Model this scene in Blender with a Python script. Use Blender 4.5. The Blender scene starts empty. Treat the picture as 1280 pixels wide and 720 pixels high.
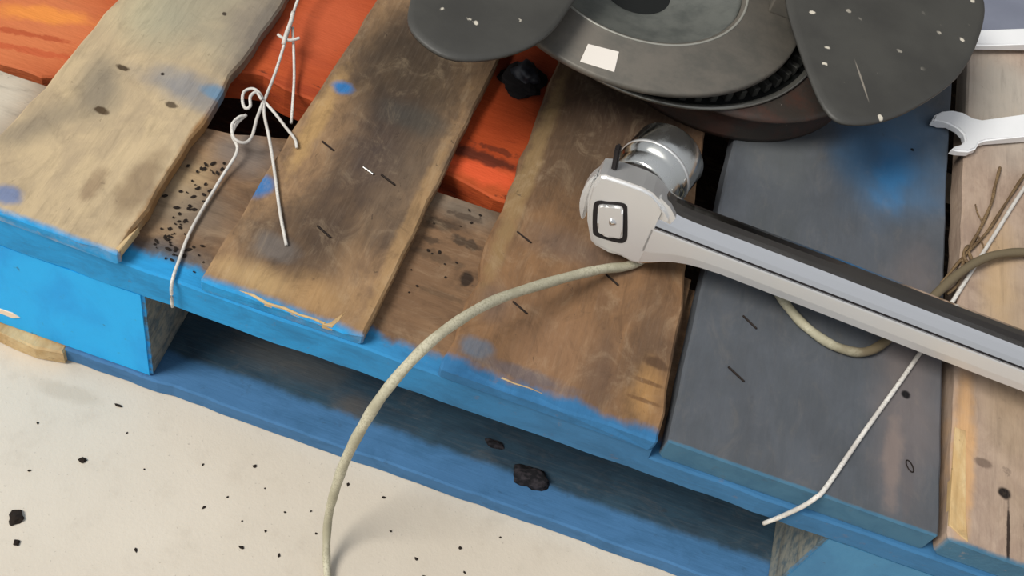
import bpy, bmesh, math, random
from mathutils import Vector, Matrix, noise
C = bpy.context.scene.collection
S = bpy.context.scene
R_ = random.Random(7)

# ------------------------------------------------------------------ camera
TH, PH, F = math.radians(53.1), math.radians(19.5), 1400.0
d = Vector((0, math.cos(TH), -math.sin(TH)))
U = Vector((0, math.sin(TH), math.cos(TH)))
Xv = Vector((1, 0, 0))
right = Xv * math.cos(PH) + U * math.sin(PH)
up = -Xv * math.sin(PH) + U * math.cos(PH)
cd = bpy.data.cameras.new('camera'); cam = bpy.data.objects.new('camera', cd); C.objects.link(cam)
m = Matrix((right, up, -d)).transposed().to_4x4()
m.translation = Vector((0.0, -0.31015, 0.6374))
cam.matrix_world = m
cd.sensor_width = 36.0; cd.lens = 36.0 * F / 1280.0; cd.clip_start = 0.01
S.camera = cam

# ------------------------------------------------------------------ light
w = bpy.data.worlds.new('world'); S.world = w; w.use_nodes = True
wt = w.node_tree; wt.nodes.clear()
wo = wt.nodes.new('ShaderNodeOutputWorld'); bg = wt.nodes.new('ShaderNodeBackground')
tc = wt.nodes.new('ShaderNodeTexCoord'); sx = wt.nodes.new('ShaderNodeSeparateXYZ'); cr = wt.nodes.new('ShaderNodeValToRGB')
cr.color_ramp.elements[0].position = 0.0; cr.color_ramp.elements[0].color = (0.62, 0.64, 0.66, 1)
cr.color_ramp.elements[1].position = 0.9; cr.color_ramp.elements[1].color = (0.86, 0.90, 0.97, 1)
wt.links.new(tc.outputs['Generated'], sx.inputs[0]); wt.links.new(sx.outputs['Z'], cr.inputs[0])
wt.links.new(cr.outputs[0], bg.inputs[0]); wt.links.new(bg.outputs[0], wo.inputs[0])
bg.inputs[1].default_value = 0.62
sd = bpy.data.lights.new('sun', 'SUN'); sun = bpy.data.objects.new('sun', sd); C.objects.link(sun)
sd.energy = 2.9; sd.angle = math.radians(24); sd.color = (1.0, 0.965, 0.90)
sdir = Vector((0.60, 0.44, -0.90))                      # direction the light travels
sun.rotation_euler = sdir.to_track_quat('-Z', 'Y').to_euler(); sun.location = (-1, -1, 2)

S.view_settings.view_transform = 'Standard'; S.view_settings.look = 'None'
S.view_settings.gamma = 1.0; S.view_settings.use_curve_mapping = False
S.view_settings.exposure = 0.0

# ------------------------------------------------------------------ material helpers
def lin(c):
    f = lambda v: (v/255/12.92 if v/255 <= 0.04045 else ((v/255+0.055)/1.055)**2.4)
    return (f(c[0]), f(c[1]), f(c[2]), 1.0)

class NT:
    def __init__(s, name, rough=0.8, metal=0.0, spec=0.3):
        s.m = bpy.data.materials.new(name); s.m.use_nodes = True
        s.t = s.m.node_tree; s.b = s.t.nodes['Principled BSDF']
        s.b.inputs['Roughness'].default_value = rough; s.b.inputs['Metallic'].default_value = metal
        s.b.inputs['Specular IOR Level'].default_value = spec
        s.co = s.t.nodes.new('ShaderNodeTexCoord').outputs['Object']
    def n(s, typ, **k):
        x = s.t.nodes.new(typ)
        for a, b in k.items(): setattr(x, a, b)
        return x
    def link(s, a, b): s.t.links.new(a, b)
    def put(s, sock, v):
        if hasattr(v, 'is_output'): s.link(v, sock)
        else: sock.default_value = v
    def noise(s, scale, sc=(1, 1, 1), loc=(0, 0, 0), detail=4.0, rough=0.55, dist=0.0, out='Fac'):
        mp = s.n('ShaderNodeMapping'); s.link(s.co, mp.inputs[0])
        mp.inputs['Scale'].default_value = sc; mp.inputs['Location'].default_value = loc
        x = s.n('ShaderNodeTexNoise'); s.link(mp.outputs[0], x.inputs['Vector'])
        x.inputs['Scale'].default_value = scale; x.inputs['Detail'].default_value = detail
        x.inputs['Roughness'].default_value = rough; x.inputs['Distortion'].default_value = dist
        return x.outputs[out]
    def mapr(s, v, a, b, c=0.0, dd=1.0, smooth=True):
        x = s.n('ShaderNodeMapRange'); x.interpolation_type = 'SMOOTHSTEP' if smooth else 'LINEAR'
        s.link(v, x.inputs[0])
        for i, q in zip((1, 2, 3, 4), (a, b, c, dd)): x.inputs[i].default_value = q
        return x.outputs[0]
    def math(s, op, a, b=0.0, c=None):
        x = s.n('ShaderNodeMath', operation=op); s.put(x.inputs[0], a); s.put(x.inputs[1], b)
        if c is not None: s.put(x.inputs[2], c)
        return x.outputs[0]
    def mix(s, fac, a, b, blend='MIX'):
        x = s.n('ShaderNodeMix', data_type='RGBA', blend_type=blend)
        s.put(x.inputs[0], fac); s.put(x.inputs[6], a); s.put(x.inputs[7], b)
        return x.outputs[2]
    def xyz(s):
        if not hasattr(s, '_x'):
            q = s.n('ShaderNodeSeparateXYZ'); s.link(s.co, q.inputs[0]); s._x = q.outputs
        return s._x
    def patch(s, col, x, y, rx, ry, c, k=1.0, rag=0.6, ns=None, ang=0.0, soft=None):
        """one patch of its own shape at (x, y) on the board"""
        if soft is None: soft = .42 if min(rx, ry) > .0095 else (.2 if min(rx, ry) > .004 else .05)
        mp = s.n('ShaderNodeMapping', vector_type='TEXTURE'); s.link(s.co, mp.inputs[0])
        mp.inputs['Location'].default_value = (x, y, 0); mp.inputs['Scale'].default_value = (rx, ry, 1e6)
        mp.inputs['Rotation'].default_value = (0, 0, ang)
        L = s.n('ShaderNodeVectorMath', operation='LENGTH'); s.link(mp.outputs[0], L.inputs[0])
        nn = s.noise(ns or 0.55/max(min(rx, ry), .002), loc=(x*37, y*53, 0), detail=3)
        v = s.math('ADD', L.outputs[1], s.math('MULTIPLY', s.math('SUBTRACT', nn, 0.5), 2*rag))
        f = s.mapr(v, 0.65-soft, 1.1+soft, k, 0.0)
        return s.mix(f, col, c)
    def bump(s, h, strength=0.3, dist=0.001):
        b = s.n('ShaderNodeBump'); b.inputs['Strength'].default_value = strength; b.inputs['Distance'].default_value = dist
        s.link(h, b.inputs['Height']); s.link(b.outputs[0], s.b.inputs['Normal'])
    def done(s, col):
        s.put(s.b.inputs['Base Color'], col); return s.m

BLUE = lin((46, 152, 212)); BLUE2 = lin((56, 114, 160)); TEAL = lin((70, 110, 134))

def wood_mat(name, light, mid, dark, seed, patches=(), front=None, grain='Y', stain=(0.42, 0.72), stain_k=0.8, grime=None, gk=1.0, mk=1.0):
    """worn timber: long grain, blotchy stains, listed patches (stains, painted shade) and worn paint at the front end (front = (colour, y_end, raggedness))"""
    t = NT(name, rough=0.82, spec=0.22)
    g = (1.0, 0.07, 1.0) if grain == 'Y' else (0.07, 1.0, 1.0)
    gr = t.noise(240, g, (seed, seed*2, 0), 5, 0.6, 0.4)
    gf = t.noise(700, g, (seed*3, seed, 0), 3, 0.6)
    bl = t.noise(17, (1, .6, 1) if grain == 'Y' else (.6, 1, 1), (seed*1.7, seed, 2), 5, 0.62, 0.7)
    bl2 = t.noise(60, (1, .5, 1) if grain == 'Y' else (.5, 1, 1), (seed*.7, seed*4, 5), 5, 0.65, 0.5)
    col = t.mix(t.mapr(bl2, .36, .66), light, mid)
    col = t.mix(t.math('MULTIPLY', t.mapr(bl, stain[0], stain[1]), stain_k), col, dark)
    for p in patches: col = t.patch(col, *p)
    # mottled wear and small dark scuffs in the timber itself
    mo = t.noise(48, (1, .6, 1) if grain == 'Y' else (.6, 1, 1), (seed*2.3, seed*.9, 4), 7, .72, 1.2)
    col = t.mix(t.math('MULTIPLY', t.mapr(mo, .50, .68), .45*mk), col, t.mix(.62, col, (.03, .02, .014, 1)))
    col = t.mix(t.math('MULTIPLY', t.mapr(mo, .50, .30), .30*mk), col, t.mix(.55, col, (.62, .47, .30, 1)))
    sp = t.noise(130, (1, .8, 1), (seed, seed*3.1, 6), 4, .7, .8)
    col = t.mix(t.math('MULTIPLY', t.mapr(sp, .66, .72), .6*mk), col, (.045, .032, .024, 1))
    col = t.mix(t.math('MULTIPLY', t.mapr(gr, .50, .76), .34*gk), col, t.mix(0.55, col, (0.02, .015, .012, 1)))
    col = t.mix(t.math('MULTIPLY', t.mapr(gf, .45, .8), .09*gk), col, t.mix(0.5, col, (0.6, .5, .38, 1)))
    if front:
        c, ye, rag = front[:3]
        if len(front) > 3: c = t.mix(t.mapr(t.math('ADD', t.xyz()[0], t.math('MULTIPLY', bl2, .05)), front[4], front[5]), c, front[3])   # paint faded along the board
        fy = t.math('ADD', t.xyz()[1], t.math('MULTIPLY', t.math('SUBTRACT', t.noise(46, (1, .55, 1), (seed*5, 1, 3), 5, .65), .5), rag))
        hw = min(.0035, rag/3); f = t.mapr(fy, ye-hw, ye+hw, 1, 0)
        wear = t.math('MULTIPLY', f, t.mapr(t.noise(95, (1, 1, 1), (seed, 9, 1), 5, .7), .30, .40, .72, 1.0))
        pc = t.mix(t.mapr(bl2, .4, .7), c, t.mix(.35, c, lin((40, 80, 110))))
        col = t.mix(wear, col, pc)
    if grime:
        col = t.mix(t.math('MULTIPLY', t.mapr(t.noise(26, (1, 1, 1), (seed, 3, 8), 5, .65), .45, .68), grime[1]), col, grime[0])
    t.bump(t.math('ADD', gr, t.math('MULTIPLY', bl2, .6)), 0.4*gk, 0.0012)
    return t.done(col)

def paint_mat(name, base, seed, worn, k=.5, lo=.58, hi=.68, rough=.6, patches=()):
    t = NT(name, rough=rough, spec=.3)
    a = t.noise(28, (.4, 1, 1), (seed, 2, 4), 5, .65, .4); b = t.noise(120, (.35, 1, 1), (1, seed, 4), 5, .65)
    col = t.mix(t.mapr(a, .35, .7), base, t.mix(.28, base, lin((30, 70, 120))))
    col = t.mix(t.math('MULTIPLY', t.mapr(b, lo, hi), k), col, worn)
    for p in patches: col = t.patch(col, *p)
    t.bump(b, .3, .0008)
    return t.done(col)

# ------------------------------------------------------------------ mesh helpers
def obj(name, bm, mat, parent=None, smooth=False):
    me = bpy.data.meshes.new(name)
    bmesh.ops.recalc_face_normals(bm, faces=bm.faces[:])
    bm.to_mesh(me); bm.free()
    if mat: me.materials.append(mat)
    if smooth:
        for p in me.polygons: p.use_smooth = True
    o = bpy.data.objects.new(name, me); C.objects.link(o)
    if parent: o.parent = parent
    return o
def tag(o, label=None, cat=None, group=None, kind=None):
    if label: o['label'] = label
    if cat: o['category'] = cat
    if group: o['group'] = group
    if kind: o['kind'] = kind
    return o
def thing(name, label, cat, loc=(0, 0, 0), group=None):
    o = bpy.data.objects.new(name, None); C.objects.link(o); o.location = loc; o.empty_display_size = .05
    return tag(o, label, cat, group)

def nz(x, y, s): return noise.noise(Vector((x, y, s)))

def loft(rings, cap=True):
    bm = bmesh.new(); vs = [[bm.verts.new(p) for p in r] for r in rings]
    n = len(rings[0])
    for a, b in zip(vs, vs[1:]):
        for i in range(n): bm.faces.new((a[i], a[(i+1) % n], b[(i+1) % n], b[i]))
    if cap: bm.faces.new(vs[0][::-1]); bm.faces.new(vs[-1])
    return bm

def board(x0, x1, y0, y1, z0, z1, seed, jit=.0012, fjit=.002, chips=(), step=.014, warp=.0006, front_amp=1.0):
    """a sawn board running along Y. x0/x1 may be functions of y; ends and arrises are ragged; chips = (side, y, length, depth)"""
    fx0 = x0 if callable(x0) else (lambda y: x0)
    fx1 = x1 if callable(x1) else (lambda y: x1)
    ys = [y0, y0+.0014, y0+.005]; y = y0+.005+step
    while y < y1-.008: ys.append(y); y += step if y < .45 else step*4
    ys += [y1-.0014, y1]
    rings = []
    for k, y in enumerate(ys):
        end = .0013 if k in (0, len(ys)-1) else 0
        a = fx0(y)+jit*nz(y*45, seed, 0)+jit*.7*nz(y*160, seed, 4); b = fx1(y)+jit*nz(y*45, seed, 7)+jit*.7*nz(y*160, seed, 9)
        for (sd_, cy, cl, cdp) in chips:
            q = max(0, 1-abs(y-cy)/cl)
            if sd_ == 0: a += cdp*q
            else: b -= cdp*q
        wz = warp*nz(y*9, seed, 3)
        r = .0014
        top = []
        nx = 9
        for i in range(nx+1):
            u = i/nx; x = a+r+(b-a-2*r)*u
            top.append((x, y, z1-end+wz+.0005*nz(x*60, y*40, seed)))
        ring = [(a+end, y, z0+r), (a+end, y, z1-r)] + top + [(b-end, y, z1-r), (b-end, y, z0+r), (b-r-end, y, z0), (a+r+end, y, z0)]
        if k < 3:
            ring = [(p[0], p[1]+fjit*front_amp*(nz(p[0]*70, seed, 11)+.6*nz(p[0]*230, seed, 2)), p[2]) for p in ring]
        rings.append(ring)
    return loft(rings)

def slab(front, back, xs, z0, zt, seed, jit=.001):
    """a board running along X with its own front(x) and back(x) edge"""
    rings = []
    for k, x in enumerate(xs):
        z1 = zt(x) if callable(zt) else zt
        f = front(x)+jit*nz(x*60, seed, 1); b = back(x)+jit*nz(x*60, seed, 5); r = .0012
        ys = [f+r+(b-f-2*r)*i/8 for i in range(9)]
        rings.append([(x, f, z0+r), (x, f, z1-r)]+[(x, y, z1+.0005*nz(x*50, y*50, seed)) for y in ys]+[(x, b, z1-r), (x, b, z0+r), (x, b-r, z0), (x, f+r, z0)])
    return loft(rings)

def box(x0, x1, y0, y1, z0, z1, bev=.001, seg=2):
    bm = bmesh.new(); bmesh.ops.create_cube(bm, size=1)
    for v in bm.verts: v.co = Vector((x0+(v.co.x+.5)*(x1-x0), y0+(v.co.y+.5)*(y1-y0), z0+(v.co.z+.5)*(z1-z0)))
    if bev: bmesh.ops.bevel(bm, geom=bm.edges[:], offset=bev, segments=seg, affect='EDGES')
    return bm

def catmull(pts, n=8):
    P = [Vector(p) for p in pts]; P = [P[0]*2-P[1]]+P+[P[-1]*2-P[-2]]; out = []
    for i in range(1, len(P)-2):
        for k in range(n):
            t = k/n; a, b, c, e = P[i-1:i+3]
            out.append(.5*((2*b)+(c-a)*t+(2*a-5*b+4*c-e)*t*t+(3*b-a-3*c+e)*t**3))
    out.append(P[-2]); return out

def tube(pts, r, seg=8, n=8, taper=None, twist=0.0, wob=0.0):
    """round cord through the points; r may be a function of t"""
    P = catmull(pts, n); bm = bmesh.new(); rings = []; up_ = Vector((0, 0, 1)); N = len(P)
    for i, p in enumerate(P):
        t = (P[min(i+1, N-1)]-P[max(i-1, 0)]).normalized()
        s = t.cross(up_); s = s.normalized() if s.length > 1e-4 else Vector((1, 0, 0))
        q = s.cross(t); rr = r(i/(N-1)) if callable(r) else r
        ring = []
        for k in range(seg):
            a = 2*math.pi*k/seg; rk = rr*(1+wob*math.sin(2*a+twist*i))
            ring.append(p+(s*math.cos(a)+q*math.sin(a))*rk)
        rings.append(ring)
    bm.free(); return loft(rings)

def prism(outline, z0, z1, bev=.001, seg=2, top_fn=None):
    bm = bmesh.new(); f = bm.faces.new([bm.verts.new((x, y, z0)) for x, y in outline])
    r = bmesh.ops.extrude_face_region(bm, geom=[f])
    vs = [v for v in r['geom'] if isinstance(v, bmesh.types.BMVert)]
    for v in vs: v.co.z = z1
    if bev:
        te = [e for e in bm.edges if abs(e.verts[0].co.z-e.verts[1].co.z) < 1e-7]
        bmesh.ops.bevel(bm, geom=te, offset=bev, segments=seg, affect='EDGES')
    return bm

def smooth_loop(pts, n=6):
    P = [Vector((x, y, 0)) for x, y in pts]; N = len(P); out = []
    for i in range(N):
        a, b, c, e = P[i-1], P[i], P[(i+1) % N], P[(i+2) % N]
        for k in range(n):
            t = k/n; v = .5*((2*b)+(c-a)*t+(2*a-5*b+4*c-e)*t*t+(3*b-a-3*c+e)*t**3); out.append((v.x, v.y))
    return out

def lathe(prof, seg=72, closed=False, cap0=True):
    """revolve (r, z) pairs about Z"""
    bm = bmesh.new(); rings = []
    for r, z in prof: rings.append([bm.verts.new((r*math.cos(2*math.pi*k/seg), r*math.sin(2*math.pi*k/seg), z)) for k in range(seg)])
    for a, b in zip(rings, rings[1:]):
        for k in range(seg): bm.faces.new((a[k], a[(k+1) % seg], b[(k+1) % seg], b[k]))
    if closed:
        for k in range(seg): bm.faces.new((rings[-1][k], rings[-1][(k+1) % seg], rings[0][(k+1) % seg], rings[0][k]))
    else:
        if cap0: bm.faces.new(rings[0])
        bm.faces.new(rings[-1])
    return bm

def lump(r, seed, sq=.6, sub=2):
    bm = bmesh.new(); bmesh.ops.create_icosphere(bm, subdivisions=sub, radius=1)
    for v in bm.verts:
        k = 1+.45*noise.noise(v.co*1.3+Vector((seed, 0, 0)))+.25*noise.noise(v.co*3+Vector((0, seed, 0)))
        v.co = Vector((v.co.x*r*k, v.co.y*r*k, max(v.co.z*r*k*sq, -r*sq*.35)))
    return bm

def interp(tab):
    def f(x):
        if x <= tab[0][0]: return tab[0][1]
        for (a, b), (c, e) in zip(tab, tab[1:]):
            if x <= c: return b+(e-b)*(x-a)/(c-a)
        return tab[-1][1]
    return f

H = 0.140                                   # top of the pallet deck
ZD, ZS, ZB = 0.1305, 0.104, 0.014
ZN = 0.1225                                 # seat of the thicker boards at the right, let into the stringer           # underside of deck boards, underside of stringers, top of bottom boards

# ------------------------------------------------------------------ setting: concrete
t = NT('concrete', rough=.9, spec=.2)
a = t.noise(5, detail=5); b = t.noise(40, detail=6, rough=.7); c = t.noise(420, detail=3)
col = t.mix(t.mapr(a, .3, .7), lin((216, 205, 188)), lin((204, 193, 176)))
col = t.mix(t.math('MULTIPLY', t.mapr(b, .52, .72), .35), col, lin((192, 180, 163)))
col = t.mix(t.math('MULTIPLY', t.mapr(c, .66, .74), .35), col, lin((130, 120, 108)))
col = t.patch(col, -.235, -.02, .022, .006, lin((190, 178, 160)), .6)
t.bump(t.math('ADD', b, t.math('MULTIPLY', c, .4)), .25, .0015)
concrete = t.done(col)
bm = bmesh.new(); bmesh.ops.create_grid(bm, x_segments=4, y_segments=4, size=3.0)
tag(obj('floor', bm, concrete), 'pale beige concrete ground under the pallet', kind='structure')

# unseen dark wall added behind the pallet to darken chrome reflections and block sky
t = NT('dark_wall_paint', rough=.85); a = t.noise(3, detail=5)
wallm = t.done(t.mix(t.mapr(a, .3, .7), lin((74, 72, 70)), lin((58, 57, 58))))
tag(obj('added_dark_wall', box(-2.9, 2.9, 2.3, 2.45, 0, 3.7, .004, 1), wallm), 'dark plain unseen wall added behind the pallet to darken reflections', kind='structure')

# ------------------------------------------------------------------ pallet
pallet = thing('wooden_pallet', 'weathered wooden pallet with blue painted edges standing on pale concrete', 'pallet')

# deck boards ------------------------------------------------------
W1 = wood_mat('weathered_beige_wood', lin((200, 178, 142)), lin((180, 160, 130)), lin((134, 124, 108)), 3.1,
    patches=[(-.1985, .09, .0042, .11, lin((146, 106, 62)), .85, .5), (-.2015, .195, .007, .045, lin((82, 70, 58)), .85, .7), (-.262, .17, .02, .03, lin((190, 182, 150)), .7), (-.215, .165, .012, .02, lin((188, 176, 146)), .6),(-.215, .122, .030, .012, lin((120, 128, 140)), .7), (-.203, .126, .009, .006, lin((96, 142, 176)), .9),
             (-.268, .010, .009, .007, lin((112, 130, 168)), .9), (-.245, .195, .035, .05, lin((150, 146, 128)), .7),
             (-.205, .19, .018, .06, lin((128, 120, 110)), .75),
             (-.262, .10, .012, .028, lin((134, 124, 108)), .8, .5, None, .35), (-.276, .062, .010, .03, lin((138, 126, 108)), .7, .5, None, -.5),
             (-.258, .120, .0045, .0022, lin((60, 45, 30)), .9), (-.253, .085, .005, .003, lin((70, 52, 32)), .9), (-.221, .106, .004, .0026, lin((84, 70, 54)), .9),
             (-.226, .19, .0018, .0018, lin((50, 40, 34)), .9), (-.236, .126, .0012, .0012, lin((40, 32, 28)), 1),
             (-.21, .045, .009, .03, lin((120, 98, 76)), .6), (-.232, .035, .006, .012, lin((136, 112, 88)), .6)],
    front=(BLUE, .000, .007), stain=(.5, .8), stain_k=.6, mk=.55)
W2 = wood_mat('stained_brown_wood', lin((160, 128, 94)), lin((128, 102, 78)), lin((68, 58, 52)), 8.4,
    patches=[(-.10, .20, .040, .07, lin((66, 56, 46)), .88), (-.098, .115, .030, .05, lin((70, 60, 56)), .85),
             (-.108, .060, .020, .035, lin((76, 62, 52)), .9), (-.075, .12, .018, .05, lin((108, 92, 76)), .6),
             (-.066, .07, .005, .10, lin((172, 138, 96)), .6), (-.142, .135, .006, .045, lin((186, 150, 100)), .8),
             (-.138, .164, .0075, .006, lin((54, 118, 178)), 1, .45), (-.152, .072, .0085, .009, lin((64, 116, 172)), 1, .5),
             (-.128, .036, .012, .009, lin((112, 104, 98)), .8), (-.13, .012, .022, .010, lin((190, 158, 112)), .8),
             (-.095, .015, .022, .012, lin((176, 140, 96)), .7), (-.09, .16, .02, .012, lin((70, 70, 66)), .6)],
    front=(BLUE, .003, .010), stain=(.46, .72), stain_k=.75)
W3 = wood_mat('tan_brown_wood', lin((138, 104, 73)), lin((119, 90, 65)), lin((74, 58, 46)), 14.2,
    patches=[(.025, .19, .05, .065, lin((84, 68, 54)), .85), (.03, .235, .06, .04, lin((70, 54, 44)), .85), (-.014, .15, .006, .10, lin((146, 120, 82)), .7),  # first two: oily stain, deepened with painted shade under the propeller
             (.03, .105, .03, .012, lin((110, 92, 80)), .7), (.082, .05, .012, .06, lin((96, 76, 60)), .75),
             (.030, .030, .03, .035, lin((146, 112, 84)), .6), (-.006, .05, .010, .012, lin((104, 88, 78)), .7),
             (.06, .022, .010, .03, lin((104, 82, 66)), .75), (.086, .026, .010, .018, lin((176, 134, 84)), .75), (.088, .0475, .008, .004, lin((84, 62, 46)), .8), (.086, .034, .010, .0016, lin((110, 80, 54)), .8), (.086, .022, .010, .0016, lin((110, 80, 54)), .8),
             (.02, .012, .035, .005, lin((104, 96, 98)), .8), (-.008, .018, .010, .007, lin((100, 112, 126)), .8)],
    front=(BLUE2, .007, .016), stain=(.47, .75), stain_k=.7)
W4 = wood_mat('grey_painted_wood', lin((88, 92, 98)), lin((82, 86, 91)), lin((73, 75, 79)), 21.7,
    patches=[(.205, .262, .036, .05, lin((72, 112, 148)), .8, .8), (.212, .262, .012, .03, lin((58, 124, 176)), .75, .9), (.222, .30, .03, .03, lin((92, 118, 142)), .6),
             (.232, .10, .020, .09, lin((118, 108, 105)), .65), (.226, .04, .006, .03, lin((136, 120, 112)), .6),
             (.135, .24, .025, .035, lin((100, 103, 104)), .6), (.14, .17, .02, .03, lin((78, 81, 82)), .5),
             (.2308, .0854, .0032, .0030, lin((22, 20, 22)), 1, .2), (.2235, .286, .0016, .0016, lin((18, 18, 24)), 1, .2),
             (.235, .03, .004, .03, lin((96, 92, 94)), .6)],
    front=(TEAL, .0043, .0018), stain=(.45, .8), stain_k=.5, gk=.3, mk=.22)
W5 = wood_mat('pale_grey_tan_wood', lin((178, 156, 138)), lin((158, 136, 120)), lin((122, 102, 88)), 30.3,
    patches=[(.29, .37, .04, .06, lin((180, 172, 160)), .85), (.2665, .06, .007, .06, lin((204, 160, 112)), .85, .5), (.295, .14, .02, .10, lin((172, 150, 122)), .6),
             (.290, .0435, .0042, .004, lin((28, 22, 20)), 1, .35), (.2925, .018, .0011, .024, lin((40, 30, 26)), .95, .35), (.278, .058, .006, .003, lin((110, 92, 80)), .8),
             (.275, .335, .004, .006, lin((92, 74, 58)), .8), (.285, .20, .012, .05, lin((190, 160, 122)), .7)],
    front=(TEAL, .0052, .0045), stain=(.5, .8), stain_k=.5, mk=.5)

b1 = obj('deck_board', board(interp([(0, -.2935), (.11, -.288), (.17, -.2875), (.3, -.287)]), -.1985, -.0015, .98, ZD, H, 1.3,
         chips=[(1, .075, .05, .002), (1, .14, .03, .003)], jit=.0018), W1, pallet)
tag(b1, 'broad pale beige deck board at the left, with worn knots')
b2 = obj('deck_board', board(interp([(0, -.1555), (.1, -.1525), (.25, -.1465)]), interp([(0, -.0645), (.11, -.0612), (.23, -.0578)]), 0, .98, ZD, H, 5.1,
         chips=[(0, .05, .02, .002)], fjit=.003), W2, pallet)
tag(b2, 'dark stained brown deck board with two small blue paint spots')
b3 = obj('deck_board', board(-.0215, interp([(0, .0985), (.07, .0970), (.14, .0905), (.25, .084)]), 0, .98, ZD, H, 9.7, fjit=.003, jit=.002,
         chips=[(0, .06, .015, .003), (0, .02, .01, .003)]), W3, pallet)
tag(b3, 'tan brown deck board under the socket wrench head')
b4 = obj('deck_board', board(interp([(0, .1035), (.25, .1035)]), interp([(0, .2545), (.25, .2492), (.35, .2495)]), .003, .98, ZN, H, 13.9, jit=.0006, fjit=.0006), W4, pallet)
tag(b4, 'wide grey painted deck board with a blue patch')
b5 = obj('deck_board', board(interp([(0, .2588), (.28, .2605), (.4, .261)]), .41, .003, .98, ZN, H, 17.2, jit=.0012), W5, pallet)
tag(b5, 'pale tan deck board at the right, cracked near its end')
for i, (xa, xb) in enumerate(((-.47, -.362), (.44, .56), (.60, .72), (.75, .87))):
    o = obj('deck_board', board(xa, xb, 0, .98, ZD if xa < 0 else ZN, H, 23+i*3.1), (W1, W5, W3, W2)[i], pallet)

# staples in the boards ----------------------------------------------
steel_dark = NT('rusty_steel', rough=.6, metal=.6)
steel_dark = steel_dark.done(lin((44, 36, 32)))
st_bm = box(-.0055, .0055, -.0005, .0005, -.0004, .0009, .0003, 1)
st_me = bpy.data.meshes.new('staple'); st_bm.to_mesh(st_me); st_bm.free(); st_me.materials.append(steel_dark)
for bo, x, y, an, s in ((b2, -.0885, .107, -22, 1), (b2, -.1081, .0564, -26, 1), (b2, -.1288, .1159, -24, .9), (b2, -.0985, .1088, -12, .7),
                        (b3, -.0032, .1004, -24, 1), (b3, .0078, .0522, -26, 1), (b3, .0523, .0925, -28, .9),
                        (b4, .135, .0969, -32, 1), (b4, .1327, .0587, -30, 1.1)):
    o = bpy.data.objects.new('staple', st_me); C.objects.link(o); o.parent = bo
    o.location = (x, y, H); o.rotation_euler = (0, 0, math.radians(an)); o.scale = (s, 1, 1)
shiny = NT('bright_steel', rough=.3, metal=1.0).done((.7, .68, .64, 1))
o = obj('staple', box(-.004, .004, -.0006, .0006, -.0002, .0012, .0003, 1), shiny, b2); o.location = (-.1012, .1082, H+.0002); o.rotation_euler.z = math.radians(-20)
bpy.data.objects.remove([q for q in b2.children if q.name.startswith('staple') and abs(q.location.x+.0985) < 1e-5][0])
ring_bm = tube([(.0021*math.cos(a)*.8, .0036*math.sin(a), 0) for a in [i*2*math.pi/10 for i in range(11)]], .00035, 5, 3)
o = obj('wire_loop', ring_bm, steel_dark, b4); o.location = (.2356, .0393, H+.0003); o.rotation_euler.z = .5

# splintered fresh wood at the board ends ------------------------------
fresh = wood_mat('fresh_split_wood', lin((214, 188, 142)), lin((198, 164, 114)), lin((166, 132, 92)), 4.4)
def splinter(parent, pts, z, h, mat=fresh):
    bm = prism(pts, z, z+h, .0004, 1)
    return obj('splinter', bm, mat, parent)
splinter(b1, [(-.2025, .001), (-.1996, .0002), (-.1988, .009), (-.1978, .019), (-.2000, .012), (-.2012, .006)], H-.006, .0062)
splinter(b2, [(-.1345, .0022), (-.126, .0016), (-.118, .0002), (-.109, .0008), (-.100, .0003), (-.092, .0006), (-.086, .0002), (-.0855, .0015), (-.093, .0019), (-.100, .0013), (-.108, .0022), (-.117, .0014), (-.127, .0034)], H-.003, .0034)
splinter(b2, [(-.087, -.0002), (-.0815, .0002), (-.0795, .005), (-.0785, .012), (-.0810, .007), (-.0835, .0024)], H-.004, .0044)
splinter(b3, [(.010, .0052), (.018, .0047), (.026, .0050), (.034, .0044), (.0335, .0052), (.026, .0060), (.018, .0056), (.011, .0064)], H-.004, .0041)
splinter(b5, [(.2592, .012), (.2655, .008), (.270, .006), (.2685, .020), (.2675, .045), (.2672, .075), (.2605, .075), (.2596, .04)], H-.004, .0045)

# stringer boards under the deck --------------------------------------
SG = wood_mat('weathered_stringer_wood', lin((140, 110, 82)), lin((114, 88, 66)), lin((78, 62, 50)), 41.0, grain='X',
    patches=[(-.045, .06, .02, .05, lin((120, 92, 68)), .8), (-.042, .112, .024, .010, lin((124, 112, 98)), .8), (-.040, .108, .010, .0025, lin((84, 70, 58)), .8, 1.2), (-.052, .084, .006, .003, lin((80, 64, 50)), .8, 1.2), (-.036, .050, .014, .0022, lin((104, 82, 62)), .8, 1.2), (-.050, .098, .012, .005, lin((70, 56, 44)), .9, 1.1), (-.034, .090, .010, .004, lin((72, 58, 46)), .9, 1.1), (-.045, .074, .016, .004, lin((96, 76, 58)), .8, 1.1), (-.026, .066, .004, .006, lin((44, 34, 28)), .9), (-.190, .06, .012, .03, lin((190, 164, 126)), .7), (-.178, .012, .02, .012, lin((84, 92, 100)), .8, .8), (-.178, .045, .022, .018, lin((118, 108, 96)), .7),
             (-.172, .10, .02, .016, lin((124, 116, 110)), .75), (-.315, .07, .03, .04, lin((206, 196, 178)), .9), (-.29, .02, .02, .02, lin((190, 176, 154)), .7)],
    front=(BLUE, .012, .018, lin((62, 114, 156)), -.15, .10), stain=(.44, .7), stain_k=.7)
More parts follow.
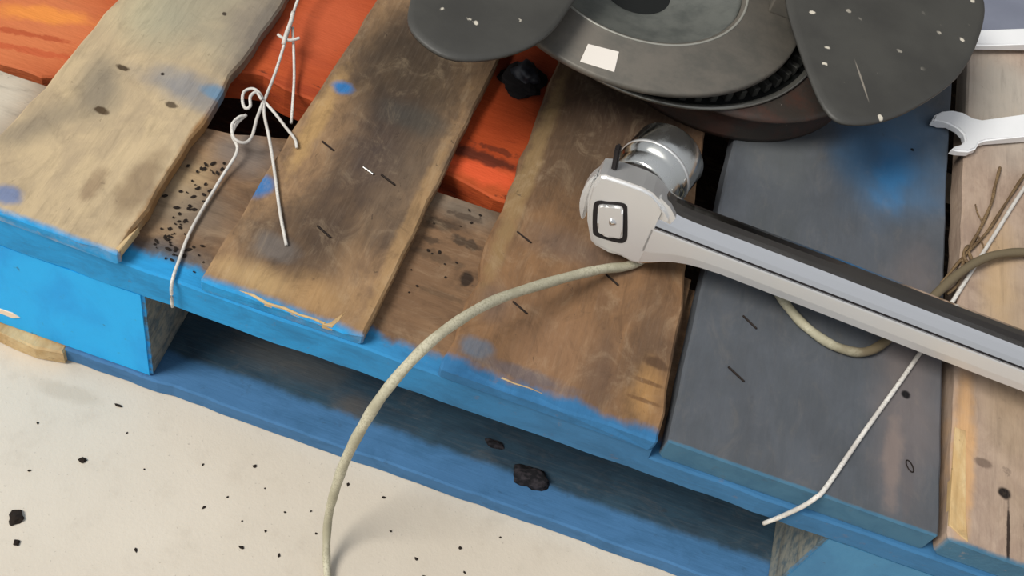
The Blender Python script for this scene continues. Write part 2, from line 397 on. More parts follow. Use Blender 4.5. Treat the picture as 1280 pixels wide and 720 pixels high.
# blue face, worn pale here and there
st_back = interp([(-.46, .094), (-.26, .097), (-.184, .110), (-.15, .123), (-.06, .120), (.0, .122), (.3, .122), (.9, .122)])
xs = sorted([-.46+.012*i for i in range(int(1.32/.012))]+[.86, .0985, .0992])
stringer = tag(obj('stringer_board', slab(lambda x: .0004+.0009*nz(x*30, 2, 2), st_back, xs, ZS, lambda x: ZD-.0004 if x < .099 else ZN-.0008, 3.3), SG, pallet), 'weathered front stringer board with blue painted face')

# dark crumbs of dirt on the stringer between the two left boards
crumb = NT('dark_dirt', rough=.95).done(lin((38, 30, 24)))
bm = bmesh.new()
for i in range(84):
    if i < 50: x, y = -.186+R_.gauss(0, .0055), .052+R_.uniform(-.03, .035)
    elif i < 70: x, y = -.178+R_.gauss(0, .009), .018+R_.gauss(0, .005)
    else: x, y = -.045+R_.uniform(-.012, .014), .075+R_.uniform(-.035, .04)
    k = len(bm.verts); bmesh.ops.create_icosphere(bm, subdivisions=1, radius=1); bm.verts.ensure_lookup_table()
    r = R_.uniform(.0004, .0011); e = R_.uniform(1, 2.2); an = R_.uniform(0, 3.1)
    for v in bm.verts[k:]:
        p = Vector((v.co.x*r*e, v.co.y*r, v.co.z*r*.45)); p.rotate(Matrix.Rotation(an, 3, 'Z')); v.co = p+Vector((x, y, ZD+.0003))
tag(obj('dirt_specks', bm, crumb, stringer), kind='stuff')

# orange board behind the stringer
OR = NT('orange_painted_wood', rough=.75, spec=.25)
g1 = OR.noise(60, (.08, 1, 1), (3, 1, 2), 5, .65, .4); g2 = OR.noise(22, (.7, 1, 1), (9, 1, 2), 5, .6, .5); g3 = OR.noise(150, (.25, 1, 1), (5, 5, 1), 5, .7)
col = OR.mix(OR.mapr(g2, .35, .68), lin((186, 84, 42)), lin((158, 62, 28)))
col = OR.mix(OR.math('MULTIPLY', OR.mapr(g1, .48, .68), .6), col, lin((136, 50, 28)))
col = OR.mix(OR.math('MULTIPLY', OR.mapr(g3, .62, .70), .85), col, lin((58, 30, 22)))
col = OR.patch(col, -.325, .135, .045, .055, lin((212, 124, 78)), .85, .6)
col = OR.patch(col, -.325, .148, .03, .008, lin((236, 148, 66)), .75, .7, None, .3)
col = OR.patch(col, -.17, .22, .025, .05, lin((196, 94, 58)), .8)
col = OR.patch(col, -.042, .185, .03, .045, lin((160, 62, 24)), .85)
col = OR.patch(col, -.042, .146, .03, .009, lin((226, 92, 52)), .8, .8)
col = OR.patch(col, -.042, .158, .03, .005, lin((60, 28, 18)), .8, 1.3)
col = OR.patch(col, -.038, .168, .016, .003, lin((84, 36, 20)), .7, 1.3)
col = OR.patch(col, -.328, .128, .03, .0025, lin((176, 78, 44)), .8, .9, None, .2)
col = OR.patch(col, -.312, .118, .03, .003, lin((190, 88, 52)), .8, .9, None, .2)
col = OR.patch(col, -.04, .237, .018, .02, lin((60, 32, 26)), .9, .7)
col = OR.patch(col, -.04, .26, .03, .02, lin((140, 54, 28)), .6)
OR.bump(OR.math('ADD', g1, g3), .6, .0015)
orange = OR.done(col)
of = interp([(-.46, .098), (-.36, .099), (-.295, .102), (-.25, .145), (-.188, .161), (-.155, .155), (-.062, .1365), (-.024, .1300), (.1, .127)])
xs = [-.46+.008*i for i in range(int(.535/.008))]
tag(obj('stringer_board', slab(of, lambda x: .40+.004*nz(x*9, 1, 6), xs, ZS+.001, ZD-.0006, 6.6, .002), orange, pallet), 'orange painted cross board showing through the gaps')
GB = wood_mat('gap_shade_wood', lin((52, 40, 34)), lin((42, 33, 28)), lin((26, 22, 20)), 61.0, grain='X')  # inner wood painted near black so the deck gaps look deep in shade
xs2 = [.40+.02*i for i in range(24)]
obj('stringer_board', slab(lambda x: .44, lambda x: .55, [-.46+.03*i for i in range(45)], ZS, ZN-.0004, 8.1), GB, pallet)
obj('stringer_board', slab(lambda x: .86, lambda x: .98, [-.46+.03*i for i in range(45)], ZS, ZN-.0004, 9.1), GB, pallet)

# blocks ----------------------------------------------------------------
# the cut side of a block is bare grey wood
def block_paint(name, c1, c2):
    t = NT(name, rough=.65, spec=.3)
    a = t.noise(26, (1, 1, .5), (1, 7, 3), 5, .65, .4); b = t.noise(130, (1, 1, 1), (4, 2, 1), 5, .65); gy = t.noise(160, (1, .1, 1), (2, 2, 2), 4, .6)
    blue = t.mix(t.mapr(a, .38, .7), c1, c2)
    bare = t.mix(t.mapr(b, .4, .66), lin((142, 142, 132)), lin((88, 104, 112)))
    bare = t.mix(t.math('MULTIPLY', t.mapr(gy, .5, .7), .5), bare, lin((70, 66, 60)))
    side = t.mapr(t.math('ADD', t.xyz()[1], t.math('MULTIPLY', b, .006)), .0052, .0072)
    r = t.done(t.mix(side, t.mix(t.math('MULTIPLY', t.mapr(b, .68, .73), .5), blue, lin((30, 70, 110))), bare))
    t.bump(b, .3, .001)
    return r
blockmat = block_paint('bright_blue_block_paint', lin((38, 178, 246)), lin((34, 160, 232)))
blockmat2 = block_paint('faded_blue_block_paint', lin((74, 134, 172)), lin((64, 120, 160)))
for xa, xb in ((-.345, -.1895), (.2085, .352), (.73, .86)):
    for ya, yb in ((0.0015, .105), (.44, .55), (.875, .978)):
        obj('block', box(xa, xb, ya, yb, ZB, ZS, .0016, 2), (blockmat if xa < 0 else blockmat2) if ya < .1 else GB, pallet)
chip = obj('paint_chip', prism([(-.006, -.0022), (.004, -.0030), (.009, .0004), (.005, .0030), (-.006, .0026)], 0, .0008, .0002, 1), NT('bare_pale_wood', .8).done(lin((240, 216, 190))), [q for q in pallet.children if q.name == 'block'][0])
chip.rotation_euler = (math.pi/2, 0, 0); chip.location = (-.2815, .0017, .0300)

# bottom boards -----------------------------------------------------------
BB = wood_mat('blue_bottom_board', lin((52, 78, 95)), lin((44, 66, 82)), lin((54, 62, 68)), 71.0, grain='X', mk=.35, front=(lin((72, 118, 162)), .022, .010),  # dark slate behind the blue front edge is painted shade under the deck
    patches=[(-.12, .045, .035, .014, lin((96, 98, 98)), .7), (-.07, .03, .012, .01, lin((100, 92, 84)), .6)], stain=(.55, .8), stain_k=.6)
xs = [-.2455+.01*i for i in range(int(1.105/.01))]
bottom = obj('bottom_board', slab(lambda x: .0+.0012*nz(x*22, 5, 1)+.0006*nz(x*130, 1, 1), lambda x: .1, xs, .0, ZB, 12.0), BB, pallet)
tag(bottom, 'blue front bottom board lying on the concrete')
raw = prism([(-.245, -.003), (-.262, -.0062), (-.275, -.0052), (-.300, -.0030), (-.34, -.003), (-.34, .09), (-.245, .09)], .0005, ZB, .0012, 1)
tag(obj('splintered_end', raw, fresh, bottom), 'bare pale splintered end of the bottom board')
for ya, yb in ((.16, .39), (.44, .56), (.70, .82), (.86, .98)):
    obj('bottom_board', slab(lambda x: ya, lambda x: yb, [-.345+.04*i for i in range(31)], 0, ZB, ya*9), GB, pallet)

# ------------------------------------------------------------------ rubbish on the bottom board and the ground
dk = NT('black_bark', rough=.9); q = dk.noise(300, detail=4)
dkm = dk.done(dk.mix(dk.mapr(q, .4, .65), lin((20, 20, 24)), lin((52, 48, 52))))
o = obj('bark_chunk', lump(.0098, 3.3, .5, 3), dkm, None, True); o.location = (.0515, .0225, ZB+.0018); o.scale = (1.2, .7, 1)
tag(o, 'dark bark chunk, larger of two lying on the blue bottom board', 'bark')
o = obj('bark_chunk', lump(.0042, 7.3, .5, 2), dkm); o.location = (.0225, .037, ZB+.0007); o.scale = (1.4, .7, 1)
tag(o, 'small dark bark flake behind the larger chunk on the blue bottom board', 'bark')

crumb_g = 'dirt crumbs scattered on the concrete'
for i, (x, y, r, lab, sc) in enumerate((
    (-.2212, -.1025, .0046, 'largest dark dirt clump on concrete near the lower left corner', (1, 1)),
    (-.2135, -.1155, .0018, 'brownish dirt crumb just below the largest clump on the concrete', (1, 1)),
    (-.2052, -.0575, .0023, 'black crumb on concrete between largest clump and blue pallet corner', (1, .8)),
    (-.2030, -.0172, .0015, 'thin dark flake on concrete just below the blue pallet corner', (1.5, .6)))):
    o = obj('dirt_clump', lump(r, i*2.2+.7, .45, 2), crumb); o.location = (x, y, .0007); o.scale = (sc[0], sc[1], 1)
    tag(o, lab, 'dirt')
cm = lump(.0008, 1.9, .5, 1); cme = bpy.data.meshes.new('dirt_crumb'); cm.to_mesh(cme); cm.free(); cme.materials.append(crumb)
spots = [(-.1114, -.0248, 1.6), (-.0545, -.0157, 1.2), (-.0311, -.0158, 1.1), (.0229, -.0302, 1.5), (.0442, -.0151, .8), (-.152, -.097, 1.1), (.008, -.055, 1.6), (.0, -.046, 1.2),
         (-.128, -.060, 1), (-.104, -.060, .8), (-.118, -.049, .8), (-.098, -.075, 1.3), (-.089, -.061, 1), (-.083, -.046, .8), (-.076, -.072, 1), (-.10, -.036, .7), (-.24, -.045, .9),
         (-.229, -.074, .9), (-.061, -.052, 1), (-.069, -.040, .7), (.030, -.044, .8), (.055, -.038, .8), (-.02, -.035, .8), (-.14, -.035, .7), (-.17, -.05, .8), (-.19, -.032, .7)]
for i, (x, y, s) in enumerate(spots):
    o = bpy.data.objects.new('dirt_crumb', cme); C.objects.link(o)
    o.location = (x, y, .0003); o.rotation_euler.z = i*1.7; o.scale = (s*(1+.4*(i % 3)), s, s)
    tag(o, 'tiny dark dirt crumb scattered on the pale concrete in front of the pallet', 'dirt', crumb_g)

# black plug on the orange board
rb = NT('black_rubber', rough=.45, spec=.5).done(lin((34, 36, 42)))
pl = thing('rubber_plug', 'crumpled black rubber plug on the orange board between deck boards', 'plug', (-.0395, .2330, ZD))
obj('flange', lump(.0150, 5.5, .22, 3), NT('matt_black_rubber', rough=.9).done(lin((24, 20, 20))), pl).location = (0, 0, .0012)
o = obj('cap', lump(.0088, 2.1, .8, 3), rb, pl, True); o.location = (.001, .002, .0045)

# ------------------------------------------------------------------ propeller assembly
PM = NT('dark_grey_blade_paint', rough=.5, spec=.4)
a = PM.noise(20, detail=5); v = PM.n('ShaderNodeTexVoronoi'); PM.link(PM.co, v.inputs['Vector']); v.inputs['Scale'].default_value = 62
n2 = PM.noise(260, detail=3, rough=.7); n3 = PM.noise(9, loc=(3, 3, 3), detail=2)
ch = PM.math('ADD', v.outputs['Distance'], PM.math('MULTIPLY', PM.math('SUBTRACT', n2, .5), .22))
chip_f = PM.math('MULTIPLY', PM.mapr(ch, .085, .14, 1, 0), PM.mapr(n3, .36, .48))
col = PM.mix(PM.mapr(a, .35, .7), lin((72, 71, 67)), lin((62, 61, 58)))
col = PM.mix(chip_f, col, lin((206, 198, 182)))
col = PM.patch(col, .1565, .2440, .0007, .017, lin((150, 142, 130)), .75, .25, 60, .36)
blade_m = PM.done(col); PM.bump(n2, .12, .0006)
DM = NT('grey_cast_metal', rough=.5, metal=.25, spec=.4)
a = DM.noise(45, detail=5, rough=.65); b = DM.noise(300, detail=3)
disc_m = DM.done(DM.mix(DM.mapr(a, .35, .7), lin((112, 106, 97)), lin((96, 93, 86)))); DM.bump(b, .15, .0006)
HM = NT('oily_hub_metal', rough=.42, metal=.4, spec=.4)
a = HM.noise(50, detail=5, rough=.7)
hub_m = HM.done(HM.mix(HM.mapr(a, .35, .72), lin((122, 124, 118)), lin((98, 101, 97))))
GM = NT('brown_greasy_casing', rough=.5, spec=.45)
a = GM.noise(40, detail=5, rough=.7); b = GM.noise(170, detail=4)
gcol = GM.mix(GM.mapr(a, .4, .65), lin((56, 50, 45)), lin((72, 50, 42)))
gear_m = GM.done(GM.mix(GM.mapr(b, .70, .74), gcol, lin((180, 170, 160)))); GM.bump(b, .4, .001)
BK = NT('black_gap', rough=.7).done(lin((24, 26, 25)))
RM = NT('rim_metal', rough=.35, metal=.7).done(lin((150, 148, 140)))

prop = thing('boat_propeller', 'dark grey bladed propeller with hub lying on the pallet deck', 'propeller')
HP = Vector((.012, .304, H))
# greasy casing, standing on the deck
bm = lathe([(.0955, 0), (.0965, .004), (.0945, .010), (.0955, .018), (.101, .0235), (.103, .0265), (.098, .0285)])
o = obj('gear_casing', bm, gear_m, prop, True); o.location = (.080, .3285, H+.0007)
# toothed ring
o = obj('toothed_ring', lathe([(.060, .0270), (.1085, .0270), (.1085, .0300), (.060, .0300)], 96, True), BK, prop); o.location = (.030, .322, H)
rim = obj('ring_rim', lathe([(.1080, .0285), (.1112, .0290), (.1120, .0305), (.1108, .0318), (.1085, .0316), (.1080, .0300)], 96, True), RM, o, True)
teeth = box(-.0022, .0022, -.004, .004, .0296, .0368, .0006, 1); tme = bpy.data.meshes.new('tooth'); teeth.to_mesh(tme); teeth.free(); tme.materials.append(NT('dull_tooth_metal', .6, .3).done(lin((66, 66, 62))))
for k in range(64):
    an = 2*math.pi*k/64; q = bpy.data.objects.new('tooth', tme); C.objects.link(q); q.parent = o
    q.location = (.101*math.cos(an), .101*math.sin(an), 0); q.rotation_euler.z = an+math.pi/2
# drum between ring and disc
o = obj('drum', lathe([(.088, .030), (.088, .0445), (.0655, .0445), (.0655, .030)], 72, True), BK, prop); o.location = HP
# hub disc with the raised lip and bowl
bm = lathe([(.060, .0445), (.1070, .0445), (.1092, .0462), (.1092, .0488), (.1080, .0500), (.0730, .0503), (.0712, .0518), (.0692, .0520), (.0672, .0508), (.0670, .0470), (.060, .0462)], 96, True)
disc = obj('hub_disc', bm, disc_m, prop, True); disc.location = HP
bm = lathe([(.0668, .0440), (.0668, .0495), (.0640, .0478), (.058, .0456), (.0510, .0427), (.0440, .0396), (.0370, .0376), (.0310, .0366), (.0265, .0358), (.0240, .0346), (.0230, .0338), (.0225, .0332)], 96, False, False)
hub = obj('hub_bowl', bm, hub_m, prop, True); hub.location = HP
o = obj('shaft_hole_disc', lathe([(.004, .0331), (.0232, .0331), (.0232, .0340), (.004, .0340)], 48), BK, hub)  # flat black disc painted in for the shade inside the hub hole
o = obj('lip_ring', lathe([(.0690, .0517), (.0697, .0523), (.0706, .0523), (.0712, .0517)], 96, True), NT('worn_lip_metal', .4, .4).done(lin((170, 168, 158))), disc, True)
sm = NT('white_paper', .7).done(lin((236, 228, 218)))
st = obj('sticker', prism([(-.0179, .0104), (.0014, .0130), (.0025, -.0054), (-.0188, -.0068)], 0, .0006, .0002, 1), sm, disc)
tag(st, 'blank white sticker'); st.location = (0, -.0965, .0500); st.rotation_euler.z = 0
# blades: lobed plates, a little domed, each on its bracket
ZBL = H+.067
def blade(outline, cx, cy, dz):
    loop = smooth_loop(outline, 5); bm = bmesh.new()
    ctr = Vector((cx, cy))
    rings = []
    for zt, ks in ((0, (1.0,)), ):
        pass
    tops = []; bots = []
    for k, s in enumerate((.22, .5, .76, .93, .985, 1.0)):
        zt = .0058*(1-s*s*.35) if s < .95 else (.0034 if s < .99 else .0024)
        tops.append([bm.verts.new((cx+(x-cx)*s, cy+(y-cy)*s, zt+dz*((x-cx)*s))) for x, y in loop])
        if s in (.5, 1.0):
            bots.append([bm.verts.new((cx+(x-cx)*s, cy+(y-cy)*s, (0 if s < 1 else .0010)+dz*((x-cx)*s))) for x, y in loop])
    n = len(loop)
    chain = tops+[bots[1], bots[0]]
    for a_, b_ in zip(chain, chain[1:]):
        for i in range(n): bm.faces.new((a_[i], a_[(i+1) % n], b_[(i+1) % n], b_[i]))
    bm.faces.new(tops[0]); bm.faces.new(bots[0])
    return bm
bl1 = [(-.1090, .180), (-.1005, .156), (-.0760, .1455), (-.0510, .1585), (-.0305, .187), (-.0225, .226), (-.020, .262), (-.034, .292), (-.066, .288), (-.096, .262), (-.112, .222)]
bl2 = [(.1015, .302), (.1160, .257), (.1375, .2105), (.1570, .2070), (.1855, .2315), (.2175, .2815), (.2320, .334), (.2330, .374), (.214, .402), (.172, .404), (.128, .376), (.102, .340)]
bl3 = [(-.030, .360), (.002, .380), (.020, .42), (.016, .475), (-.020, .50), (-.064, .488), (-.088, .45), (-.082, .40), (-.058, .366)]
for ol, c in ((bl1, (-.066, .215)), (bl2, (.170, .305)), (bl3, (-.035, .43))):
    bo = obj('blade', blade(ol, c[0], c[1], 0.0), blade_m, prop, True); bo.location.z = ZBL
for (x, y), an in (((-.052, .250), .7), ((.1115, .315), 0.0), ((-.028, .385), 2.0)):
    q = obj('blade_bracket', box(-.012, .012, -.008, .008, .0495, .0672, .001, 1), disc_m, prop); q.location = (x, y, H); q.rotation_euler.z = an
    if abs(x-.1115) < 1e-6: q.location.x = .109

# ------------------------------------------------------------------ socket wrench (big square drive)
CH = NT('chrome', rough=.10, metal=1.0); a = CH.noise(30, (1, 3, 3), detail=3); b = CH.noise(600, (.05, 1, 1), detail=2)
CH.link(CH.mapr(a, .35, .7, .07, .16), CH.b.inputs['Roughness'])
chrome = CH.done((.80, .79, .78, 1)); CH.bump(b, .04, .0003)
SAT = NT('satin_chrome', rough=.40, metal=.72); a = SAT.noise(25, detail=3)
SAT.link(SAT.mapr(a, .3, .7, .34, .44), SAT.b.inputs['Roughness']); satin = SAT.done((.79, .785, .775, 1))
dark_m = NT('dark_recess', rough=.6).done(lin((34, 30, 30)))

yaw, tilt = math.radians(2), math.radians(16)
e1 = Vector((math.cos(yaw), -math.sin(yaw), 0))
nn_ = Vector((-math.sin(yaw)*math.cos(tilt), -math.cos(yaw)*math.cos(tilt), math.sin(tilt)))
e2 = nn_.cross(e1)
M = Matrix((e1, e2, nn_)).transposed().to_4x4(); M.translation = Vector((.0478, .1080, H+.0380))
wr = thing('socket_wrench', 'large chrome square drive socket wrench lying across the pallet boards', 'wrench')
wr.matrix_world = M
mm = .001
# head: flat polished face, bevelled, swelling into the neck of the handle
hd = [(-23.6, 17.5), (-25.6, 9), (-24.8, 0), (-20.6, -13), (-14.5, -24.5), (-11, -26.4), (-3, -26.6), (4.8, -26.9), (11, -28.0), (17, -27.2), (17, 12), (12.5, 15.5), (7, 18.6), (1, 19.6), (-9.4, 19.4), (-20, 18.8)]
bm = prism([(x*mm, y*mm) for x, y in hd], -.0225, 0, .0018, 3)
obj('head', bm, satin, wr)
def sec(x, bot, top, s=1.0):
    # handle section in (e2, n): flat front, groove, broad bevel, top, back
    k, q = bot/15, top/9.4
    p = [(-15*k, -5), (-14.8*k, -1.8), (-13.8*k, -.4), (-9.5*k, 0), (-2.6, 0), (-1.6, -.2), (-1.3, -1.6), (-.6, -1.6), (.3*q, -.4), (3.0*q, -1.6), (6.8*q, -4.4), (8.4*q, -6.2), (9.5*q, -9.5), (10.0*q, -15), (9.8*q, -20.5), (8.8*q, -24), (6*q, -26), (-2, -26.4), (-9*k, -25), (-13*k, -20.5), (-14.8*k, -13)]
    return [(x*mm, a*mm, b*s*mm) for a, b in p]
secs = [sec(*q) for q in ((14, 28.0, 13.0), (17.5, 27.0, 11.6), (22, 24.6, 10.2), (27, 21.6, 9.4), (33, 19.0, 9.0), (40, 17.0, 8.9), (48, 15.8, 9.0), (60, 15.0, 9.2), (110, 15.2, 9.6), (180, 15.8, 9.4), (245, 15.6, 9.4), (300, 15.6, 9.4), (345, 15.6, 9.4), (352, 14, 8.8, .95))]
ho = obj('handle', loft(secs), chrome, wr)
ho.data.materials.append(satin)
for p in ho.data.polygons:
    if p.normal.z > .75 and p.center.y < -.0016: p.material_index = 1
ho.data.materials.append(dark_m)
for p in ho.data.polygons:
    if -.0016 < p.center.y < -.0003 and p.center.z < -.0012 and p.normal.z > .6: p.material_index = 2
# bright facet where the bevel of the handle rises into the head
sh = [(9.0, 13.6), (12.4, 17.0), (19.0, 13.6), (24.0, 8.6), (22.0, 2.0), (16.0, 4.6)]
obj('shoulder', prism([(x*mm, y*mm) for x, y in sh], -.010, .0012, .0032, 2), satin, wr)
# square drive showing in the face, in a dark slot
sq = [(-19.6, 2.4), (-3.2, 6.8), (3.4, -15.8), (-14.4, -18.2)]
obj('drive_recess', prism([(x*mm, y*mm) for x, y in smooth_loop([(-20.6, -1.0), (-18.6, 3.0), (-14.6, 4.2), (-7.0, 6.8), (-3.6, 6.2), (-1.8, 2.4), (3.4, -12.0), (3.4, -16.0), (0.6, -18.2), (-9.0, -19.4), (-13.6, -19.2), (-16.0, -16.0)], 3)], -.004, .0003, 0), dark_m, wr)
dr = obj('square_drive', prism([(x*mm, y*mm) for x, y in smooth_loop([(-17.8, -1.0), (-16.6, 1.6), (-14.0, 2.6), (-7.6, 4.8), (-5.2, 4.4), (-3.8, 1.6), (.6, -11.6), (.6, -13.8), (-1.2, -15.2), (-8.6, -16.2), (-11.8, -16.0), (-13.6, -13.6)], 3)], -.004, .0022, .0010, 2), satin, wr)
obj('ball', lump(.0022, 1.1, .5, 2), chrome, dr, True).location = (-.0075, -.006, .0022)
fl = [(-25.4, 15), (-28.2, 9), (-29.0, 0), (-27.6, -8), (-24.0, -15), (-22.4, -12), (-24.6, 0), (-24.4, 10)]
obj('side_flange', prism([(x*mm, y*mm) for x, y in smooth_loop(fl, 3)], -.014, -.0035, .0012, 2), satin, wr)
# round back of the ratchet body and its lever
bm = lathe([(.004, 0), (.0195, 0), (.0215, .0016), (.0215, .0075), (.0200, .0090), (.004, .0092)], 48)
o = obj('back_plate', bm, chrome, wr, True); o.matrix_local = Matrix.Translation((-.001, -.004, -.0225)) @ Matrix.Rotation(math.pi, 4, 'X')
o = obj('direction_lever', box(-.0016, .0016, -.002, .012, -.0035, .0035, .0009, 2), dark_m, wr); o.matrix_local = Matrix.Translation((-.0175, .0205, -.012)) @ Matrix.Rotation(.18, 4, 'Z')
# end knob that the handle rests on, beyond the right of the view
bm = lathe([(.010, 0), (.026, .001), (.0315, .004), (.0323, .010), (.0315, .018), (.026, .021), (.010, .022)], 40)
o = obj('end_knob', bm, chrome, wr, True); o.matrix_local = Matrix.Translation((.348, -.0015, -.011)) @ Matrix.Rotation(math.pi/2, 4, 'Y')

# socket on the far side of the head
ax = Vector((.315, .949, -.004)).normalized()
sx_ = ax.cross(Vector((0, 0, 1))).normalized(); sy_ = sx_.cross(ax)
MS = Matrix((sx_, sy_, ax)).transposed().to_4x4(); MS.translation = Vector((.0500, .1396, H+.0274))
so = thing('wrench_socket', 'round chrome socket fitted on the far side of the wrench head', 'socket'); so.matrix_world = MS
bm = lathe([(.008, 0), (.0190, 0), (.0203, .0012), (.0203, .010), (.0212, .0118), (.0228, .0132), (.0228, .0370), (.0212, .0392), (.0165, .0396), (.0150, .0380), (.0150, .022), (.004, .022)], 64)
SK = NT('worn_socket_steel', rough=.22, metal=1.0); a = SK.noise(60, detail=4)
SK.link(SK.mapr(a, .35, .7, .14, .32), SK.b.inputs['Roughness']); SK.bump(a, .15, .0006)
obj('socket_body', bm, SK.done((.62, .62, .59, 1)), so, True)
obj('socket_band', lathe([(.0226, .0165), (.0233, .0170), (.0233, .0185), (.0226, .0190)], 64, True), dark_m if False else satin, so, True)

# ------------------------------------------------------------------ open-end wrenches
WM = NT('glare_white_steel', rough=.35, metal=.12); a = WM.noise(60, detail=3)
white_steel = WM.done(WM.mix(WM.mapr(a, .3, .7), (.97, .97, .97, 1), (.95, .95, .95, 1)))  # blown-out sky reflection painted as a near-white, barely metallic colour
op = [(.2330, .3135), (.2345, .3200), (.2400, .3270), (.2470, .3315), (.2545, .3330), (.2620, .3310), (.2690, .3325), (.3040, .3560), (.36, .3935), (.40, .420), (.413, .400), (.37, .371),
      (.3050, .3330), (.2720, .3125), (.2670, .3075), (.2650, .3010), (.2600, .2955), (.2530, .2925), (.2475, .2915), (.2500, .2960), (.2545, .3000), (.2572, .3050), (.2560, .3110), (.2515, .3150), (.2455, .3165), (.2390, .3150)]
t1 = tag(obj('open_end_wrench', prism(op, H+.0012, H+.0072, .0012, 2), white_steel), 'shiny open end wrench with its jaw hooked over the dark board gap', 'wrench')
op2 = [(.2550, .4055), (.2600, .4255), (.30, .4480), (.36, .4830), (.368, .4680), (.305, .4315), (.2665, .4105)]
tag(obj('flat_wrench', prism(op2, H+.0042, H+.0102, .0012, 2), white_steel), 'shiny flat wrench shank beside the right propeller blade, above the open end wrench', 'wrench')
gp = NT('grey_blue_sheet', rough=.6); a = gp.noise(20, detail=4)
gpm = gp.done(gp.mix(gp.mapr(a, .3, .7), lin((128, 132, 146)), lin((116, 120, 134))))
tag(obj('grey_sheet', prism([(.262, .418), (.40, .486), (.40, .62), (.262, .62)], H+.0008, H+.004, .0006, 1), gpm), 'flat grey blue sheet on the boards under the flat wrench', 'sheet')

# ------------------------------------------------------------------ cords
def cordmat(name, c1, c2, sc=900, dirty=None):
    t = NT(name, rough=.7, spec=.3); a = t.noise(sc, (1, 1, 1), detail=3); b = t.noise(60, detail=3)
    col = t.mix(t.mapr(b, .35, .7), t.mix(t.mapr(a, .45, .65), c1, c2), c2)
    if dirty: col = t.mix(t.mapr(t.math('ADD', t.xyz()[0], t.math('MULTIPLY', b, .03)), .190, .222), col, dirty)     # soiled far end
    return t.done(col)
rope_m = cordmat('yellowed_cord', lin((196, 190, 166)), lin((168, 162, 138)), dirty=lin((112, 100, 78)))
white_m = cordmat('white_twine', lin((226, 222, 214)), lin((196, 190, 182)))
jute_m = cordmat('brown_jute', lin((140, 116, 84)), lin((96, 76, 54)))
cp = [(-.0438, -.0775, .0034), (-.0503, -.0644, .010), (-.0548, -.0541, .030), (-.0543, -.0524, .065), (-.0521, -.0492, .100), (-.0467, -.0469, .140), (-.0404, -.0375, .165), (-.0305, -.0173, .178),
      (-.0191, .0052, .178), (-.0041, .0319, .170), (.0230, .0663, .158), (.0432, .0894, .149), (.0590, .1040, .1434), (.071, .1185, .1434), (.088, .136, .1434), (.112, .143, .1434), (.135, .136, .1434), (.1535, .1158, .1434), (.1690, .1040, .1434),
      (.1890, .0985, .1434), (.2080, .1060, .1436), (.2300, .140, .1455), (.2553, .182, .1478), (.2760, .2060, .1478), (.3029, .2230, .1460), (.345, .24, .143), (.40, .25, .143)]
cp = [(-.020, -.115, .0034), (-.033, -.095, .0034)]+cp
tag(obj('cord', tube(cp, lambda u: .0017+.0011*min(1, u/.2), 10, 8, wob=.05, twist=.9), rope_m, None, True), 'thick yellowish cord arching from the concrete over the pallet edge and under the wrench', 'cord')
tag(obj('white_string', tube([(.316, .312, H+.0014), (.3034, .2873, H+.0014), (.279, .225, H+.0014), (.2535, .1595, H+.0018), (.2332, .1081, H+.0016), (.2080, .0500, H+.0016), (.1905, .0085, H+.0016), (.1855, .0000, H+.0004), (.1820, -.0022, H-.010), (.1765, -.0024, H-.028), (.1735, -.0012, H-.040)], .0013, 8, 6), white_m, None, True),
    'taut white string running from right edge under the wrench to the pallet edge', 'string')

# knotted white string at the left
ks = thing('knotted_string', 'white string tied in a loose loopy knot over the left board gap', 'string', (-.176, .125, H))
def strand(pts, r=.00095, nm='strand'):
    base = Vector((-.176, .125, H))
    return obj(nm, tube([Vector((x, y, H+z+.0004))-base for x, y, z in pts], r, 7, 6), white_m, ks, True)
strand([(-.187, .262, .006), (-.1899, .2244, .004), (-.1842, .190, .002), (-.1785, .1579, .001), (-.1745, .1303, .002)], nm='main_strand')
strand([(-.1745, .1303, .002), (-.1790, .1335, .004), (-.1838, .1347, .004), (-.1874, .1310, .003), (-.1850, .1235, .003), (-.1810, .1185, .004), (-.1790, .1205, .005), (-.1815, .1262, .006), (-.1800, .1312, .006), (-.1755, .1290, .004)], nm='loop')
strand([(-.1745, .1290, .003), (-.1725, .1150, .003), (-.1697, .1013, .0025), (-.1715, .0945, .003), (-.1775, .0945, .004), (-.1825, .1030, .004), (-.1815, .1105, .004), (-.1790, .1140, .003)], nm='loop')
strand([(-.1790, .1150, .0030), (-.1818, .1075, .0010), (-.1810, .100, -.001), (-.1745, .0920, -.003), (-.1757, .0716, -.0070), (-.1755, .0345, -.0082), (-.1720, .010, -.0082), (-.1704, .0012, -.0085), (-.1701, -.0022, -.014), (-.1701, -.0024, -.031)], nm='tail')
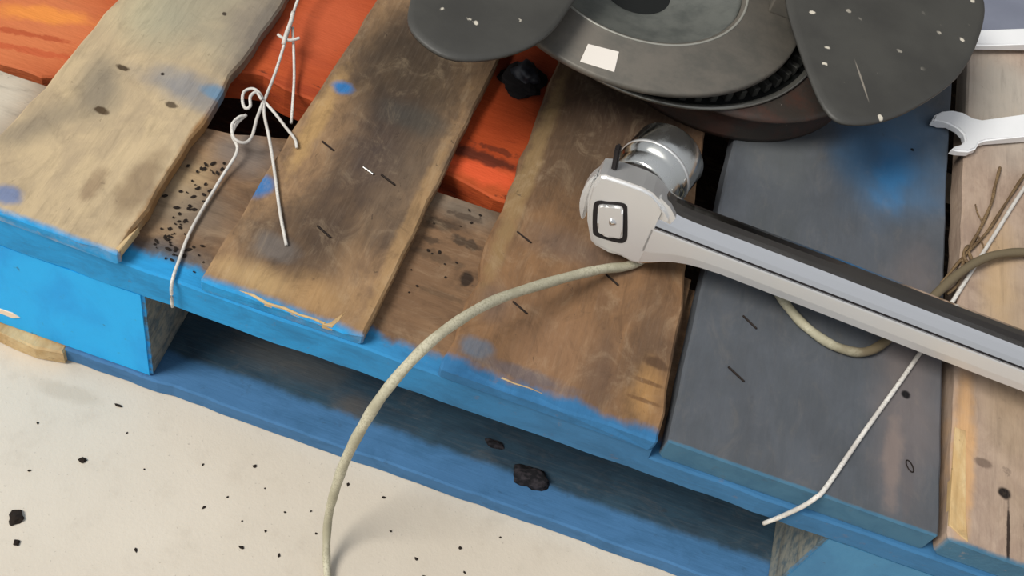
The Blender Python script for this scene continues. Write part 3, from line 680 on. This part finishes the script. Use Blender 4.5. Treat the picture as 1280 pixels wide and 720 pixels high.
strand([(-.1745, .1295, .003), (-.1700, .1200, .002), (-.1600, .1040, .0015), (-.1481, .0830, .0013), (-.1345, .0580, .0012), (-.1228, .0385, .0012)], nm='tail')
strand([(-.1745, .1300, .0025), (-.1650, .1240, .002), (-.1555, .1172, .0014), (-.1475, .1112, .0012), (-.1440, .1057, .0012)], nm='tail')
strand([(-.1835, .196, .0022), (-.176, .180, -.002), (-.1690, .1640, -.0065), (-.1625, .146, -.0078), (-.1575, .1315, -.010)], .0009, 'back_strand')
frm = [(-.187, .20), (-.1805, .175), (-.184, .182)]
strand([(-.1890, .1860, .002), (-.1845, .1835, .003), (-.1800, .1840, .003), (-.1755, .1875, .004)], .0010, 'knot_end')
strand([(-.1880, .2080, .003), (-.1855, .1980, .0045), (-.1840, .1870, .004), (-.1825, .1790, .003)], .0014, 'knot_end')

# brown jute twine at the right
jt = thing('jute_twine', 'frayed brown jute twine lying by the dark gap at the right', 'twine', (.2626, .2064, H))
def jst(pts, r, nm='jute_strand'):
    base = Vector((.2626, .2064, H))
    return obj(nm, tube([Vector((x, y, H+z))-base for x, y, z in pts], r, 6, 5, wob=.2, twist=1.1), jute_m, jt, True)
jst([(.2850, .2964, .0022), (.2825, .2800, .0012), (.2795, .2600, .0012), (.2728, .2357, .0012), (.2655, .2140, .0014), (.2600, .1990, .002)], .0011)
jst([(.3150, .3250, .0012), (.3035, .3000, .0022), (.2900, .2660, .0014), (.2770, .2330, .0016), (.2640, .2090, .0022), (.2560, .1930, .0016), (.2480, .1760, .0014)], .0010)
jst([(.2640, .2140, .002), (.2605, .2050, .0034), (.2625, .1990, .0034), (.2660, .2010, .003), (.2640, .2090, .003)], .0011, 'jute_knot')
jst([(.2620, .2040, .002), (.2600, .1900, .0014), (.2580, .1790, .0014), (.2520, .1690, .0014)], .0010)
jst([(.2740, .2400, .0014), (.2700, .2460, .0018), (.2680, .2530, .0022)], .0005)
jst([(.2700, .2280, .0016), (.2740, .2200, .0018), (.2760, .2130, .0012)], .0005)
